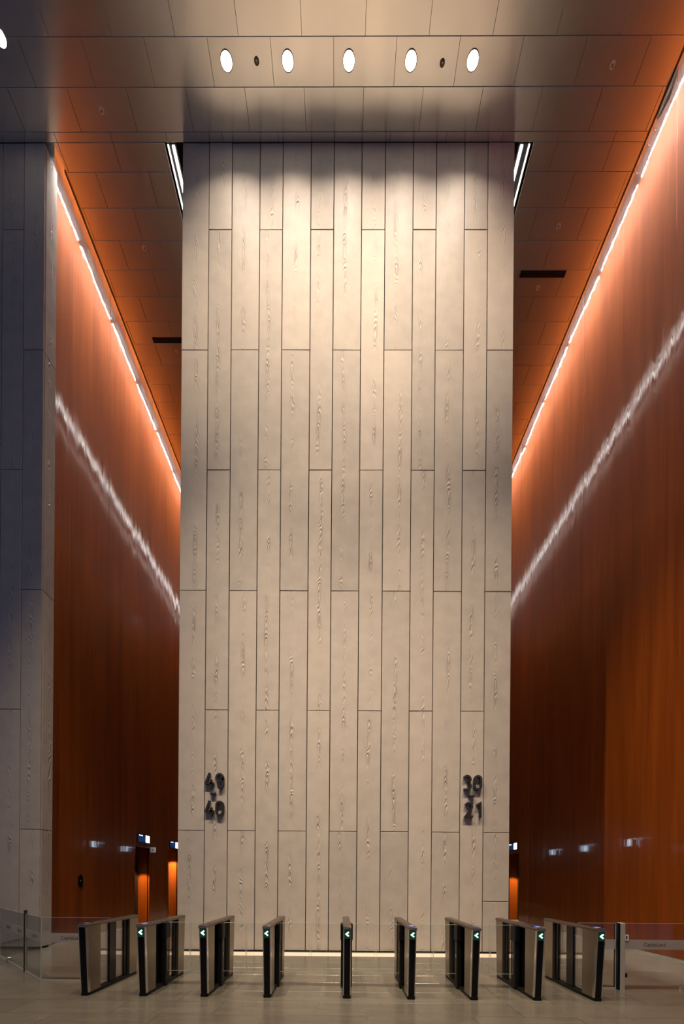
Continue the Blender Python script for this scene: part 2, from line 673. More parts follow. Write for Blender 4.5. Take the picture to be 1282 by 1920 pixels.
# ------------------------------------------------------------------ core wall of staggered planks
core = structure(MB().box(XL + 0.04, XR - 0.04, D + 0.05, D + 0.35, 0.0, H + 0.6).build('wall_back', M_GAP))
xs = [-3.551, -2.969, -2.464, -1.859, -1.360, -0.747, -0.248, 0.357, 0.865, 1.473, 1.976, 2.589, 3.094, 3.669]
RZ = 2.618
JT = 0.017
for ci in range(13):
    x0, x1 = xs[ci], xs[ci + 1]
    wide = ci % 2 == 0
    zs = [0.018, RZ, 3 * RZ - 0.006, 5 * RZ, H] if wide else [0.018, 2 * RZ + 0.01, 4 * RZ + 0.005, 6 * RZ, H]
    if ci == 12:
        zs = [0.018, 1.12] + zs[1:]
    for k in range(len(zs) - 1):
        z0, z1 = zs[k], zs[k + 1]
        plate('wall_plank', x1 - x0 - JT, z1 - z0 - JT * 0.8, 0.05, 0.004, M_CAST, core,
              ((x0 + x1) / 2, D + random.uniform(0, 0.005), (z0 + z1) / 2),
              (random.gauss(0, 0.0006), 0, random.gauss(0, 0.004)))

# neighbouring core at the far left of the picture: same planks, unlit, with its return into the lobby
ncore = structure(MB().box(-11.0, XC - 0.05, D + 0.05, D + 0.36, 0.0, H + 0.6).build('wall_front', M_GAP))
nx = [XC, -7.01, -7.48, -7.95, -8.42, -8.89, -9.36, -9.83, -10.30]
for ci in range(8):
    x1, x0 = nx[ci], nx[ci + 1]
    wide = ci % 2 == 0
    zs = [0.045, RZ, 3 * RZ, 5 * RZ, H] if wide else [0.045, 2 * RZ, 4 * RZ, 6 * RZ, H]
    for k in range(4):
        z0, z1 = zs[k], zs[k + 1]
        plate('wall_plank', x1 - x0 - JT * 0.7, z1 - z0 - JT * 0.8, 0.05, 0.004, M_CAST, ncore,
              ((x0 + x1) / 2, D + random.uniform(0, 0.004), (z0 + z1) / 2), (0, 0, random.gauss(0, 0.002)))
zs = [0.045, RZ, 3 * RZ, 5 * RZ, H]
for k in range(4):
    z0, z1 = zs[k], zs[k + 1]
    plate('return_plank', 0.33, z1 - z0 - JT * 0.8, 0.05, 0.004, M_CAST, ncore,
          (XC + 0.001, D + 0.052 + 0.165, (z0 + z1) / 2), (0, 0, PI / 2))

# ------------------------------------------------------------------ lift lobbies: wood walls, lift bays
NT = 2.62  # top of the lift bay openings


def bounds(y0, y1, cuts, step=0.78):
    edges = sorted({y0, y1, *[e for c in cuts for e in c if y0 < e < y1]})
    out = []
    for a, b in zip(edges[:-1], edges[1:]):
        n = max(1, round((b - a) / step))
        for i in range(n):
            out.append((a + (b - a) * i / n, a + (b - a) * (i + 1) / n))
    return out




def wood_wall(name, x, side, y0, y1, bays, parts=True, step=0.78, top=H + 1.25):
    """side=+1: faces +x"""
    back = MB()
    for (a, b) in bounds(y0, y1, bays, 50):
        inbay = any(c - 1e-6 <= a and b <= d + 1e-6 for c, d in bays)
        xa, xb = sorted((x - side * 0.035, x - side * 0.07))
        back.box(xa, xb, a, b, NT if inbay else 0.0, top)
    wl = structure(back.build(name, M_GAP))
    g = 0.0025
    rz = PI / 2 if side > 0 else -PI / 2
    for (a, b) in bounds(y0, y1, bays, step):
        inbay = any(c - 1e-6 <= a and b <= d + 1e-6 for c, d in bays)
        z0, z1 = (NT if inbay else 0.03), top
        plate('wood_panel', b - a - g, z1 - z0 - g * 0.6, 0.035, 0.0012, M_WOOD, wl,
              (x + side * random.uniform(-0.0008, 0.0008), (a + b) / 2, (z0 + z1) / 2),
              (random.gauss(0, 0.0007), 0, rz + random.gauss(0, 0.0022)))
    return wl


BAYS_L = [(13.24, 14.24), (15.78, 16.78), (18.3, 19.3)]
BAYS_R = [(15.48, 16.48), (18.0, 19.0)]
BAYS_CL = [(15.52, 16.52), (18.02, 19.02)]
BAYS_CR = [(13.14, 14.14), (15.70, 16.70), (18.2, 19.2)]
wall_left = wood_wall('wall_left', WL, 1, D + 0.385, YEND, BAYS_L)
wall_right = wood_wall('wall_right', WR, -1, 3.6, YEND, BAYS_R)
wood_wall('wall_core_left', XL, -1, D + 0.05, YEND, BAYS_CL, step=1.6, top=H)
wood_wall('wall_core_right', XR, 1, D + 0.05, YEND, BAYS_CR, step=1.6, top=H)
structure(MB().box(-9, 9, YEND, YEND + 0.2, 0, H + 1.25).build('wall_rear', M_WOOD))

door_i = 0


def lift_bay(x, side, bay, lit, aim=0.2):
    global door_i
    door_i += 1
    a, b = bay
    dp = 0.46
    xo, xi = x, x - side * dp
    mb = MB()
    t = 0.04

    def bx(xa, xb, *r):
        q = sorted((xa, xb))
        mb.box(q[0], q[1], *r)
    bx(xo - side * 0.036, xi, a - t, a, 0, NT + t)
    bx(xo - side * 0.036, xi, b, b + t, 0, NT + t)
    bx(xo - side * 0.036, xi, a, b, NT, NT + t)
    bx(xi, xi - side * t, a - t, b + t, 0, NT + t)
    d = structure(mb.build('door_%d' % door_i, M_WOOD))
    mid = (a + b) / 2
    for (p, q) in ((a + 0.06, mid - 0.003), (mid + 0.003, b - 0.06)):
        m2 = MB()
        xa, xb = sorted((xi + side * 0.012, xi + side * 0.04))
        m2.box(xa, xb, p, q, 0.01, 2.15)
        m2.build('door_leaf', M_BRONZE, d)
    m3 = MB()
    xa, xb = sorted((xi + side * 0.012, xi + side * 0.07))
    m3.box(xa, xb, a + 0.002, a + 0.06, 0.01, 2.21)
    m3.box(xa, xb, b - 0.06, b - 0.002, 0.01, 2.21)
    m3.box(xa, xb, a + 0.06, b - 0.06, 2.15, 2.21)
    m3.build('door_surround', M_BRONZE, d)
    if lit:
        spot('lift_bay_spot', (x - side * 0.16, a + 0.30, NT - 0.04), (x - side * 0.22, b - 0.12, aim), lit, 52 if aim < 1 else 84, 0.35, (1.0, 0.66, 0.34), 0.015)


for i, bay in enumerate(BAYS_L):
    lift_bay(WL, 1, bay, 420 if i == 0 else 330, 0.2 if i == 0 else 1.3)
for bay in BAYS_R:
    lift_bay(WR, -1, bay, 400)
for bay in BAYS_CL:
    lift_bay(XL, -1, bay, 0)
for bay in BAYS_CR:
    lift_bay(XR, 1, bay, 0)

structure(MB().box(WR - 0.012, WR + 0.03, 3.6, 15.44, 0.0, 0.024).build('baseboard_right', M_CHAN))
structure(MB().box(WL - 0.03, WL + 0.012, D + 0.4, 13.2, 0.0, 0.024).build('baseboard_left', M_CHAN))

# ------------------------------------------------------------------ ceiling
SL, SR = -3.955, 4.075   # outer edges of the slots beside the core
YF = D + 0.02
cb = MB()
cb.box(-11.0, ER, -9, YF, H + 0.03, H + 0.12)
cb.box(EL, SL, YF, YEND, H + 0.03, H + 0.12)
cb.box(SR, ER, YF, YEND, H + 0.03, H + 0.12)
ceil = structure(cb.build('ceiling', M_GAP))


def ceil_tile(a, b, c_, d_):
    key = ('ceiling_panel', round(b - a, 3), round(d_ - c_, 3))
    g = 0.006
    if key not in _plates:
        wx, wy, c = (b - a - g) / 2, (d_ - c_ - g) / 2, 0.002
        vs = [(-wx, -wy, 0.03), (wx, -wy, 0.03), (wx, wy, 0.03), (-wx, wy, 0.03),
              (-wx, -wy, c), (wx, -wy, c), (wx, wy, c), (-wx, wy, c),
              (-wx + c, -wy + c, 0), (wx - c, -wy + c, 0), (wx - c, wy - c, 0), (-wx + c, wy - c, 0)]
        fs = [(11, 10, 9, 8)]
        for i in range(4):
            j = (i + 1) % 4
            fs += [(4 + i, 4 + j, j, i), (8 + i, 8 + j, 4 + j, 4 + i)]
        _plates[key] = MB().add(vs, fs).mesh('ceiling_panel', M_CEIL)
    o = obj('ceiling_panel', _plates[key], ceil, ((a + b) / 2, (c_ + d_) / 2, H))
    o.rotation_euler = (random.gauss(0, 0.0005), random.gauss(0, 0.0005), 0)


for r in range(-7, 19):
    y0 = 7.703 + TY * r
    y1 = y0 + TY
    xo = -0.25 if r % 2 == 0 else 0.355
    for k in range(-8, 7):
        x0 = xo + TX * k
        x1 = x0 + TX
        regs = []
        if y0 < D - 0.02:
            regs.append((-9.0, ER, -9, D))
        if y1 > D + 0.02:
            regs += [(EL, SL, D, YEND), (SR, ER, D, YEND)]
        for (ra, rb, rc, rd) in regs:
            a, b, c_, d_ = max(x0, ra), min(x1, rb), max(y0, rc), min(y1, rd)
            if b - a > 0.03 and d_ - c_ > 0.02:
                ceil_tile(a, b, c_, d_)
rest = MB()
rest.box(-9.0, ER, -9, 7.703 - 7 * TY - 0.01, H, H + 0.03)
rest.box(EL, SL, 7.703 + 19 * TY + 0.01, YEND, H, H + 0.03)
rest.box(SR, ER, 7.703 + 19 * TY + 0.01, YEND, H, H + 0.03)
q = rest.build('ceiling_panelling', M_CEIL, ceil)
q['kind'] = 'stuff'

# slot linings and edge trims
sl = MB()
sl.box(EL, EL + 0.02, D + 0.36, YEND, H + 0.03, H + 1.2)
sl.box(WL - 0.05, EL + 0.02, D + 0.36, YEND, H + 1.2, H + 1.25)
sl.box(ER - 0.02, ER, 3.6, YEND, H + 0.03, H + 1.2)
sl.box(ER - 0.02, WR + 0.05, 3.6, YEND, H + 1.2, H + 1.25)
sl.box(SL - 0.02, SL, D, YEND, H + 0.03, H + 0.4)
sl.box(SR, SR + 0.02, D, YEND, H + 0.03, H + 0.4)
sl.box(SL - 0.02, XL, D, YEND, H + 0.4, H + 0.45)
sl.box(XR, SR + 0.02, D, YEND, H + 0.4, H + 0.45)
structure(sl.build('trim_2', M_BRONZE))
ed = MB()
ed.box(EL - 0.035, EL, D + 0.36, YEND, H - 0.015, H + 0.05)
ed.box(ER, ER + 0.03, 3.6, YEND, H - 0.015, H + 0.05)
structure(ed.build('trim_3', M_BRONZE))

# ------------------------------------------------------------------ lights of the place


def led_run(label, x, face, y0, y1, z):
    """row of bare led boards on the plenum side of the ceiling slot, aimed at the wood"""
    t = thing('led_strip', label, 'light strip', (x, y0, z))
    seg, n = 1.5, int((y1 - y0) / 1.5)
    board = MB()
    xa, xb = sorted((0, face * 0.03))
    board.box(xa, xb, 0.02, seg - 0.02, 0.0, 0.055)
    bme = board.mesh('led_board', M_STEEL)
    pads = MB()
    k = 24
    for i in range(k):
        yc = 0.05 + (seg - 0.1) * (i + 0.5) / k
        h = 0.019
        xf = face * 0.033
        pts = [(xf, yc - h, 0.0), (xf, yc + h, 0.0), (xf, yc + h, 0.055), (xf, yc - h, 0.055)]
        pads.add(pts, [(0, 1, 2, 3) if face > 0 else (3, 2, 1, 0)])
    pme = pads.mesh('led_pads', M_LED)
    for i in range(n):
        b = obj('led_board', bme, t, (0, seg * i, random.uniform(-0.004, 0.004)))
        obj('led_pads', pme, b)['kind'] = 'stuff'
    return t


led_run('long white led strip in the ceiling slot above wood beside the dark core', EL - 0.04, -1, D + 0.38, YEND, H + 0.72)
led_run('long white led strip glaring atop the wood wall on the 30-21 side', ER + 0.035, 1, 3.8, YEND, H + 0.83)


def line_light(label, xa, xb):
    t = thing('linear_light', label, 'light strip', (xa, D + 0.03, H - 0.01))
    n = 12
    seg = 1.53
    for i in range(n):
        MB().box(-0.027, 0.027, 0.01 + seg * i, seg * (i + 1) - 0.01, 0.0, 0.03).build('diffuser', M_LINE, t)
    MB().box(xb - xa - 0.013, xb - xa + 0.013, 0.0, n * seg, 0.0, 0.03).build('lit_lip_strip', M_LITLIP, t)  # thin glowing strip added in place of the lit slot lip, no lamp
    c = MB()
    s = 1 if xb > xa else -1
    xs_ = sorted((xb - xa + s * 0.013, -s * 0.06))
    c.box(xs_[0], xs_[1], 0.0, n * seg, 0.03, 0.06)
    c.build('housing', M_GAP, t)


line_light('bright ceiling light line with lit lip strip at the core above the 49-40 numerals', -3.772, -3.883)
line_light('bright ceiling light line with lit lip strip at the core above the 30-21 numerals', 3.834, 3.995)

DLX = [-2.349, -1.147, 0.049, 1.26, 2.468]
DLN = ['first of the five ceiling downlights counted from the 49-40 side', 'second of the five ceiling downlights, between first and middle',
       'middle one of the five ceiling downlights over the plank wall', 'fourth of the five ceiling downlights, between middle and last',
       'last of the five ceiling downlights, on the 30-21 side']


def downlight(label, x, y, power):
    t = thing('downlight', label, 'downlight', (x, y, H), group='recessed downlights')
    MB().lathe([(0.104, -0.002), (0.106, -0.010), (0.116, -0.010), (0.120, -0.001)], 32).build('trim_ring', M_BRONZE, t, smooth=True)
    MB().disc(0, 0, -0.005, 0.1045, 32).build('lens', M_LENS, t)
    if power:
        spot('downlight_beam', (x, y, H - 0.03), (x, y, 0.0), power, 118, 1.0, (1.0, 0.83, 0.65), 0.06)
    return t


for lb, x in zip(DLN, DLX):
    downlight('glowing round lamp, ' + lb, x, 7.933, 325)
downlight('round glowing recessed lamp in the dark ceiling before the neighbouring unlit core', -6.62, 7.70, 0)

SPR = [(-1.759, 7.934, 'small ceiling sprinkler ring between the first two downlights'),
       (1.88, 7.957, 'small ceiling sprinkler ring between the last two downlights'),
       (-5.109, 12.296, 'pale sprinkler head by the dark diffuser over the 49-40 lobby'),
       (5.218, 10.982, 'pale sprinkler head by the dark diffuser over the 30-21 lobby'),
       (-5.108, 8.441, 'sprinkler head on the bronze ceiling just before the 49-40 lobby'),
       (-5.10, 10.286, 'sprinkler head midway up the ceiling of the 49-40 lobby'),
       (5.221, 9.944, 'sprinkler head midway up the ceiling of the 30-21 lobby'),
       (5.221, 7.982, 'dark sprinkler head on the bronze ceiling just before the 30-21 lobby')]
for x, y, lb in SPR:
    t = thing('sprinkler', lb, 'sprinkler', (x, y, H), group='ceiling sprinklers')
    MB().lathe([(0.018, -0.002), (0.026, -0.012), (0.044, -0.012), (0.05, -0.001)], 20).build('rosette', M_STONE if abs(x) > 3 else M_BRONZE, t, smooth=True)
    MB().lathe([(0.001, -0.035), (0.016, -0.034), (0.016, -0.03), (0.006, -0.028), (0.008, 0.0)], 14).build('sprinkler_head', M_STEEL, t, smooth=True)

for (x0, x1, yc, lb) in ((-5.70, -4.55, 12.05, 'long dark slot diffuser in the ceiling of the 49-40 lobby'),
                         (4.63, 5.82, 10.73, 'long dark slot diffuser in the ceiling of the 30-21 lobby')):
    t = thing('slot_diffuser', lb, 'air vent', ((x0 + x1) / 2, yc, H))
    hw = (x1 - x0) / 2
    f = MB()
    f.box(-hw, hw, -0.06, -0.045, -0.008, 0.01).box(-hw, hw, 0.045, 0.06, -0.008, 0.01)
    f.box(-hw, -hw + 0.015, -0.045, 0.045, -0.008, 0.01).box(hw - 0.015, hw, -0.045, 0.045, -0.008, 0.01)
    f.build('frame', M_MATT, t)
    MB().box(-hw + 0.015, hw - 0.015, -0.045, 0.045, -0.002, 0.01).build('opening', M_GAP, t)
    for k in (-0.015, 0.015):
        MB().box(-hw + 0.015, hw - 0.015, k - 0.003, k + 0.003, -0.007, 0.0).build('blade', M_MATT, t)

# ------------------------------------------------------------------ floor numbers on the core


def arc(cx, cy, rx, ry, a0, a1, n=10):
    return [(cx + rx * math.cos(math.radians(a0 + (a1 - a0) * i / n)), cy + ry * math.sin(math.radians(a0 + (a1 - a0) * i / n))) for i in range(n + 1)]


def digit_strokes(c):
    # box 0..1 wide, 0..1.8 high (stroke centre lines kept inside)
    if c == '0':
        p = arc(0.5, 1.28, 0.37, 0.37, 0, 180) + arc(0.5, 0.52, 0.37, 0.37, 180, 360)
        return [(p, True)]
    if c == '4':
        return [([(0.52, 1.78), (0.08, 0.58), (1.02, 0.58)], False), ([(0.70, 1.02), (0.70, 0.02)], False)]
    if c == '9':
        p = arc(0.5, 1.25, 0.37, 0.40, -25, 335, 18)
        t = [(0.87, 1.25), (0.87, 0.75)] + arc(0.5, 0.62, 0.37, 0.5, 0, -110, 8)
        return [(p[:-1], True), (t, False)]
    if c == '3':
        a = arc(0.45, 1.27, 0.38, 0.40, 150, -70, 12)
        b = arc(0.42, 0.52, 0.43, 0.40, 75, -90, 12) + [(0.08, 0.12)]
        return [(a, False), (b, False)]
    if c == '2':
        p = arc(0.47, 1.28, 0.38, 0.38, 155, -30, 12) + [(0.12, 0.13), (0.95, 0.13)]
        return [(p, False)]
    if c == '1':
        return [([(0.18, 1.42), (0.62, 1.66), (0.62, 0.02)], False)]
    return []


def number_sign(label, x, rows, dash):
    t = thing('floor_number_sign', label, 'sign', (x, D, 0))
    for (txt, zb, xo) in rows:
        for i, ch in enumerate(txt):
            s = 0.190
            mb = MB()
            for pts, closed in digit_strokes(ch):
                mb.ribbon([(p[0] * s, p[1] * s) for p in pts], 0.046, -0.068, -0.012, closed)
            o = mb.build('numeral', M_NUM, t, (xo + i * 0.222, 0, zb))
            pin = MB()
            pin.box(0.55 * s - 0.004, 0.55 * s + 0.004, -0.012, 0.0, 0.10, 0.108)
            pin.build('standoff', M_NUM, o)
    MB().box(-0.062, 0.062, -0.068, -0.012, -0.018, 0.018).build('dash', M_NUM, t, dash)


number_sign('black raised floor numerals 49-40 fixed to the plank wall', -2.735, [('49', 3.52, -0.205), ('40', 2.918, -0.20)], (-0.03, 0, 3.415))
number_sign('black raised floor numerals 30-21 fixed to the plank wall', 2.842, [('30', 3.51, -0.205), ('21', 2.925, -0.17)], (-0.02, 0, 3.395))

# ------------------------------------------------------------------ lift displays, flag sign, call panel


def lift_display(label, x, side, y0, y1, bright_far):
    t = thing('lift_display', label, 'display', (x, (y0 + y1) / 2, 2.77), 0, 'lift displays over the lift bays')
    h, wd = 0.275, y1 - y0
    xa, xb = sorted((0.0, side * 0.035))
    MB().box(xa, xb, -wd / 2, wd / 2, 0, h).build('case', M_MATT, t)

    def face(name, ya, yb, za, zb, m, out):
        xa, xb = sorted((side * 0.034, side * out))
        MB().box(xa, xb, ya, yb, za, zb).build(name, m, t)
    face('screen', -wd / 2 + 0.015, wd / 2 - 0.015, 0.015, h - 0.015, M_BLUE, 0.037)
    s = 1 if bright_far else -1
    a, b = sorted((s * (wd / 2 - 0.30), s * (wd / 2 - 0.04)))
    face('bright_field', a, b, 0.02, h - 0.02, M_DWHITE, 0.040)
    a, b = sorted((s * (-wd / 2 + 0.08), s * (-wd / 2 + 0.30)))
    for q, (z0, k) in enumerate(((h - 0.055, 1.0), )):
        face('caption', a, b, z0, z0 + 0.018, M_DWHITE, 0.040)


lift_display('dark blue lift display with white field, over the bay beside the square plaque', WL, 1, 13.36, 14.19, True)
lift_display('dark blue lift display with white field, half behind the core edge below 49-40', WL, 1, 15.88, 16.71, True)
lift_display('dark blue lift display with white field, at the core edge below 30-21', WR, -1, 15.54, 16.37, False)
for k, (y0, y1) in enumerate(((15.96, 16.79), (18.48, 19.31))):
    lift_display('lift display on the 49-40 core flank, the %s bluish reflection in the wood' % ('larger' if k == 0 else 'smaller'), XL, -1, y0, y1, False)
for k, (y0, y1) in enumerate(((13.20, 14.03), (15.76, 16.59), (18.28, 19.11))):
    lift_display('lift display on the 30-21 core flank, %s from the front, mirrored in wood' % ('first', 'second', 'third')[k], XR, 1, y0, y1, True)

t = thing('flag_sign', 'small square white plaque with grey symbol beside the orange-lit lift bay', 'sign', (WL, 14.32, 2.475))
MB().box(0.0, 0.19, -0.006, 0.006, 0.0, 0.18).build('plaque', M_WHITE, t)
MB().ribbon([(0.06, 0.04), (0.06, 0.14)], 0.022, -0.009, -0.005).ribbon([(0.13, 0.14), (0.075, 0.09), (0.13, 0.04)], 0.020, -0.009, -0.005).build('symbol', simple('grey_print', (0.16, 0.15, 0.15), 0.6), t)

t = thing('call_panel', 'dark upright oval call panel let into the wood wall near the dark core', 'panel', (WL, 10.45, 1.315))
pm = MB()
pp = arc(0, 0.245, 0.083, 0.083, 0, 180, 10) + arc(0, 0.083, 0.083, 0.083, 180, 360, 10)
n = len(pp)
pm.add([(0.0, a, b) for a, b in pp] + [(0.018, a, b) for a, b in pp],
       [tuple(range(n, 2 * n))] + [(i, (i + 1) % n, n + (i + 1) % n, n + i) for i in range(n)])
pm.build('panel_plate', M_BLACK, t)
MB().lathe([(0.0005, 0.004), (0.022, 0.004), (0.024, 0.0)], 16).build('call_button', M_STEEL, t, (0.018, 0, 0.17)).rotation_euler = (0, PI / 2, 0)

# ------------------------------------------------------------------ speed gates
GW = 0.102


def glass_pane(mb, x0, x1, y0, y1, z0, z1):
    mb.box(x0, x1, y0, y1, z0, z1)


def make_gate(label, x, y, hub_l, hub_r, leaf_l, leaf_r, arrow, screen):
    t = thing('speed_gate', label, 'turnstile', (x, y, 0), group='row of speed gates')
    a = GW / 2

    def fy(z):   # front edge leans out towards the top
        return 0.075 * (1 - z / 0.96)

    def by(z):
        return 1.40 - 0.05 * (1 - z / 0.96)

    def slab(x0, x1, f0, f1, z0, z1):
        """f0/f1: functions or numbers giving y at height z"""
        g = lambda f, z: f(z) if callable(f) else f
        return ([(x0, g(f0, z0), z0), (x1, g(f0, z0), z0), (x1, g(f1, z0), z0), (x0, g(f1, z0), z0)],
                [(x0, g(f0, z1), z1), (x1, g(f0, z1), z1), (x1, g(f1, z1), z1), (x0, g(f1, z1), z1)])
    # base rail with a rounded foot at the front
    mb = MB()
    mb.hexa(*slab(-a, a, lambda z: fy(z) + 0.01, lambda z: by(z) - 0.005, 0.0, 0.042))
    mb.hexa(*slab(-a * 0.8, a * 0.8, lambda z: fy(z) - 0.004, lambda z: fy(z) + 0.012, 0.0, 0.042))
    mb.build('base_rail', M_MATT, t)
    # front post
    mb = MB()
    mb.hexa(*slab(-a + 0.012, a - 0.012, lambda z: fy(z) + 0.002, lambda z: fy(z) + 0.05, 0.042, 0.925))
    mb.build('front_post', M_BLACK, t)
    mb = MB()
    for s in (-1, 1):
        xa, xb = sorted((s * (a - 0.012), s * a))
        mb.hexa(*slab(xa, xb, lambda z: fy(z) + 0.006, lambda z: fy(z) + 0.05, 0.042, 0.925))
    mb.build('edge_trim', M_EDGE, t)
    # brushed body panels
    mb = MB()
    mb.hexa(*slab(-a, a, lambda z: fy(z) + 0.051, 0.345, 0.043, 0.925))
    mb.build('side_panel', M_STEEL, t)
    mb = MB()
    mb.hexa(*slab(-a, a, 1.13, by, 0.043, 0.925))
    mb.build('side_panel', M_STEEL, t)
    MB().box(-0.016, 0.016, 1.03, 1.13, 0.042, 0.925).build('pillar', M_BLACK, t)
    pl = MB().box(-0.016, 0.016, 0.63, 0.80, 0.042, 0.925).build('pillar', M_BLACK, t)
    # glazing between the uprights
    MB().box(-0.006, 0.006, 0.345, 0.63, 0.042, 0.925).build('pane', M_GLASS, t)
    MB().box(-0.006, 0.006, 0.80, 1.03, 0.042, 0.925).build('pane', M_GLASS, t)
    # hinge hubs
    for s, on, leaf in ((-1, hub_l, leaf_l), (1, hub_r, leaf_r)):
        if not on:
            continue
        mb = MB()
        xa, xb = sorted((s * 0.016, s * (a + 0.030)))
        mb.cbox(xa, xb, 0.59, 0.74, 0.02, 0.70, 0.012)
        xa, xb = sorted((s * 0.016, s * (a + 0.038)))
        mb.cbox(xa, xb, 0.575, 0.755, 0.70, 0.935, 0.014)
        hb = mb.build('hinge_hub', M_MATT, t)
        if leaf:
            l0 = a + 0.031
            xa, xb = sorted((s * l0, s * leaf))
            lf = MB().box(xa, xb, 0.66, 0.672, 0.215, 0.925).build('glass_leaf', M_GLASS, t)
            e = MB()
            e.box(xa, xb, 0.6595, 0.6725, 0.925, 0.929).box(xa, xb, 0.6595, 0.6725, 0.211, 0.215)
            xc = s * leaf
            q = sorted((xc, xc + s * 0.004))
            e.box(q[0], q[1], 0.6595, 0.6725, 0.211, 0.929)
            e.build('leaf_edge', M_GEDGE, lf)
    # cap along the top
    mb = MB()
    b_ = a + 0.004
    prof = [(-b_, 0.926), (b_, 0.926), (b_, 0.950), (b_ - 0.010, 0.966), (-b_ + 0.010, 0.966), (-b_, 0.950)]
    vs = [(p, -0.012 if z < 0.94 else (-0.006 if z < 0.96 else 0.004), z) for p, z in prof] + [(p, 1.408, z) for p, z in prof]
    fs = [(5, 4, 3, 2, 1, 0), (6, 7, 8, 9, 10, 11)] + [(i, (i + 1) % 6, 6 + (i + 1) % 6, 6 + i) for i in range(6)]
    mb.add(vs, fs)
    cap = mb.build('top_cap', M_CAP, t)
    MB().box(-b_ - 0.001, b_ + 0.001, -0.014, -0.002, 0.924, 0.932).build('cap_lip', M_EDGE, cap)
    # card reader window on the cap
    MB().box(-0.034, 0.034, 0.03, 0.24, 0.9655, 0.9675).build('card_reader', M_BLACK, t)
    MB().box(-0.026, 0.026, 0.07, 0.16, 0.9670, 0.9685).build('reader_screen', M_SCREEN if screen else M_SCREENDIM, t)
    if arrow:
        y1 = fy(0.862)
        pnl = MB().hexa(*slab(-0.036, 0.036, lambda z: fy(z) - 0.0005, lambda z: fy(z) + 0.002, 0.80, 0.915)).build('arrow_window', M_ARROWBG, t)
        MB().ribbon([(0.018, 0.889), (-0.016, 0.862), (0.018, 0.835)], 0.017, y1 - 0.006, y1 + 0.001).build('arrow_light', M_ARROW, pnl)
    return t


GX = [-3.394, -2.618, -1.798, -0.958, 0.10, 0.95, 1.779, 2.613, 3.401]
GYF = [5.312, 5.312, 5.31, 5.30, 5.29, 5.275, 5.27, 5.27, 5.27]
GL = ['speed gate with plain black front without arrow, at the end by the diagonal glass',
      'speed gate with green arrow and lit blue reader, next to the gate without an arrow',
      'speed gate with green arrow, standing below the 49-40 numerals',
      'speed gate with green arrow, on the 49-40 side of the wide middle lane',
      'slim black speed gate seen head-on in the middle, green arrow on its front',
      'speed gate with bright blue reader, next after the one seen head-on',
      'speed gate with green arrow, standing below the 30-21 numerals',
      'speed gate with thick black hinge hub, second from the steel post and keypad gate',
      'speed gate with see-through panes, at the end by the steel post and keypad gate']
n = len(GX)
for i in range(n):
    left = (GX[i] - GX[i - 1]) / 2 if i > 0 else 0
    rgt = (GX[i + 1] - GX[i]) / 2 if i < n - 1 else 0
    if i == 1:
        left = 0.0
    if i == n - 2:
        rgt = 0.0
    make_gate(GL[i], GX[i], GYF[i], 0 < i, 0 < i < n - 1 or False, (left - 0.012) if i > 1 and i < n - 1 else 0,
              (rgt - 0.012) if 0 < i < n - 2 else 0, i > 0, i in (1, 5, 7, 8)) if 0 < i < n - 1 else \
        make_gate(GL[i], GX[i], GYF[i], False, False, 0, 0, i > 0, i in (1, 5, 7, 8))

# ------------------------------------------------------------------ glass barriers


def text_mesh(body, width):
    cu_ = bpy.data.curves.new('lettering', 'FONT')
    cu_.body = body
    cu_.extrude = 0.0
    cu_.resolution_u = 3
    o = bpy.data.objects.new('lettering', cu_)
    C.objects.link(o)
    bpy.context.view_layer.update()
    dg = bpy.context.evaluated_depsgraph_get()
    me = bpy.data.meshes.new_from_object(o.evaluated_get(dg))
    bpy.data.objects.remove(o)
    bpy.data.curves.remove(cu_)
    xs_ = [v.co.x for v in me.vertices]
    s = width / (max(xs_) - min(xs_))
    x0 = min(xs_)
    for v in me.vertices:
        # flat text stood up into local XZ
        v.co = Vector(((v.co.x - x0) * s, 0.0, v.co.y * s * 1.1))
    me.materials.clear()
    me.materials.append(M_INK)
    me.name = 'lettering'
    return me


TXT = text_mesh('CapitaLand', 0.315)
GZ = 0.965


def barrier_pane(t, x0, x1, band=True, text_at=(), z0=0.02):
    """pane in local XZ plane of the barrier thing"""
    p = MB().box(x0, x1, -0.006, 0.006, z0, GZ).build('glass_pane', M_GLASS, t)
    e = MB()
    e.box(x0, x1, -0.0062, 0.0062, GZ, GZ + 0.003)
    e.box(x0 - 0.0015, x0 + 0.0015, -0.0064, 0.0064, z0, GZ + 0.003)
    e.box(x1 - 0.0015, x1 + 0.0015, -0.0064, 0.0064, z0, GZ + 0.003)
    e.build('pane_edge', M_GEDGE, p)
    if band:
        MB().box(x0 + 0.004, x1 - 0.004, -0.0085, -0.0072, 0.585, 0.728).build('frosted_band', M_FROST, p)
    for xt in text_at:
        o = obj('lettering', TXT, p, (xt, -0.0095, 0.632))
    return p


# corner of the barrier by the dark core
CXB, CYB = -4.535, 6.14
tl = thing('glass_barrier', 'low glass barrier with frosted band between the gate without arrow and the corner', 'glass barrier', (CXB, CYB, 0))
barrier_pane(tl, 0.0, 1.03, True, (0.305,))
MB().box(0.0, 1.03, -0.012, 0.012, 0.0, 0.02).build('floor_channel', M_CHAN, tl)

dv = Vector((-6.684 - CXB, 7.949 - CYB))
ang = math.atan2(dv.y, dv.x)
td = thing('glass_barrier', 'low glass barrier running diagonally to the dark core, with slim dark post', 'glass barrier', (CXB, CYB, 0), ang + PI)
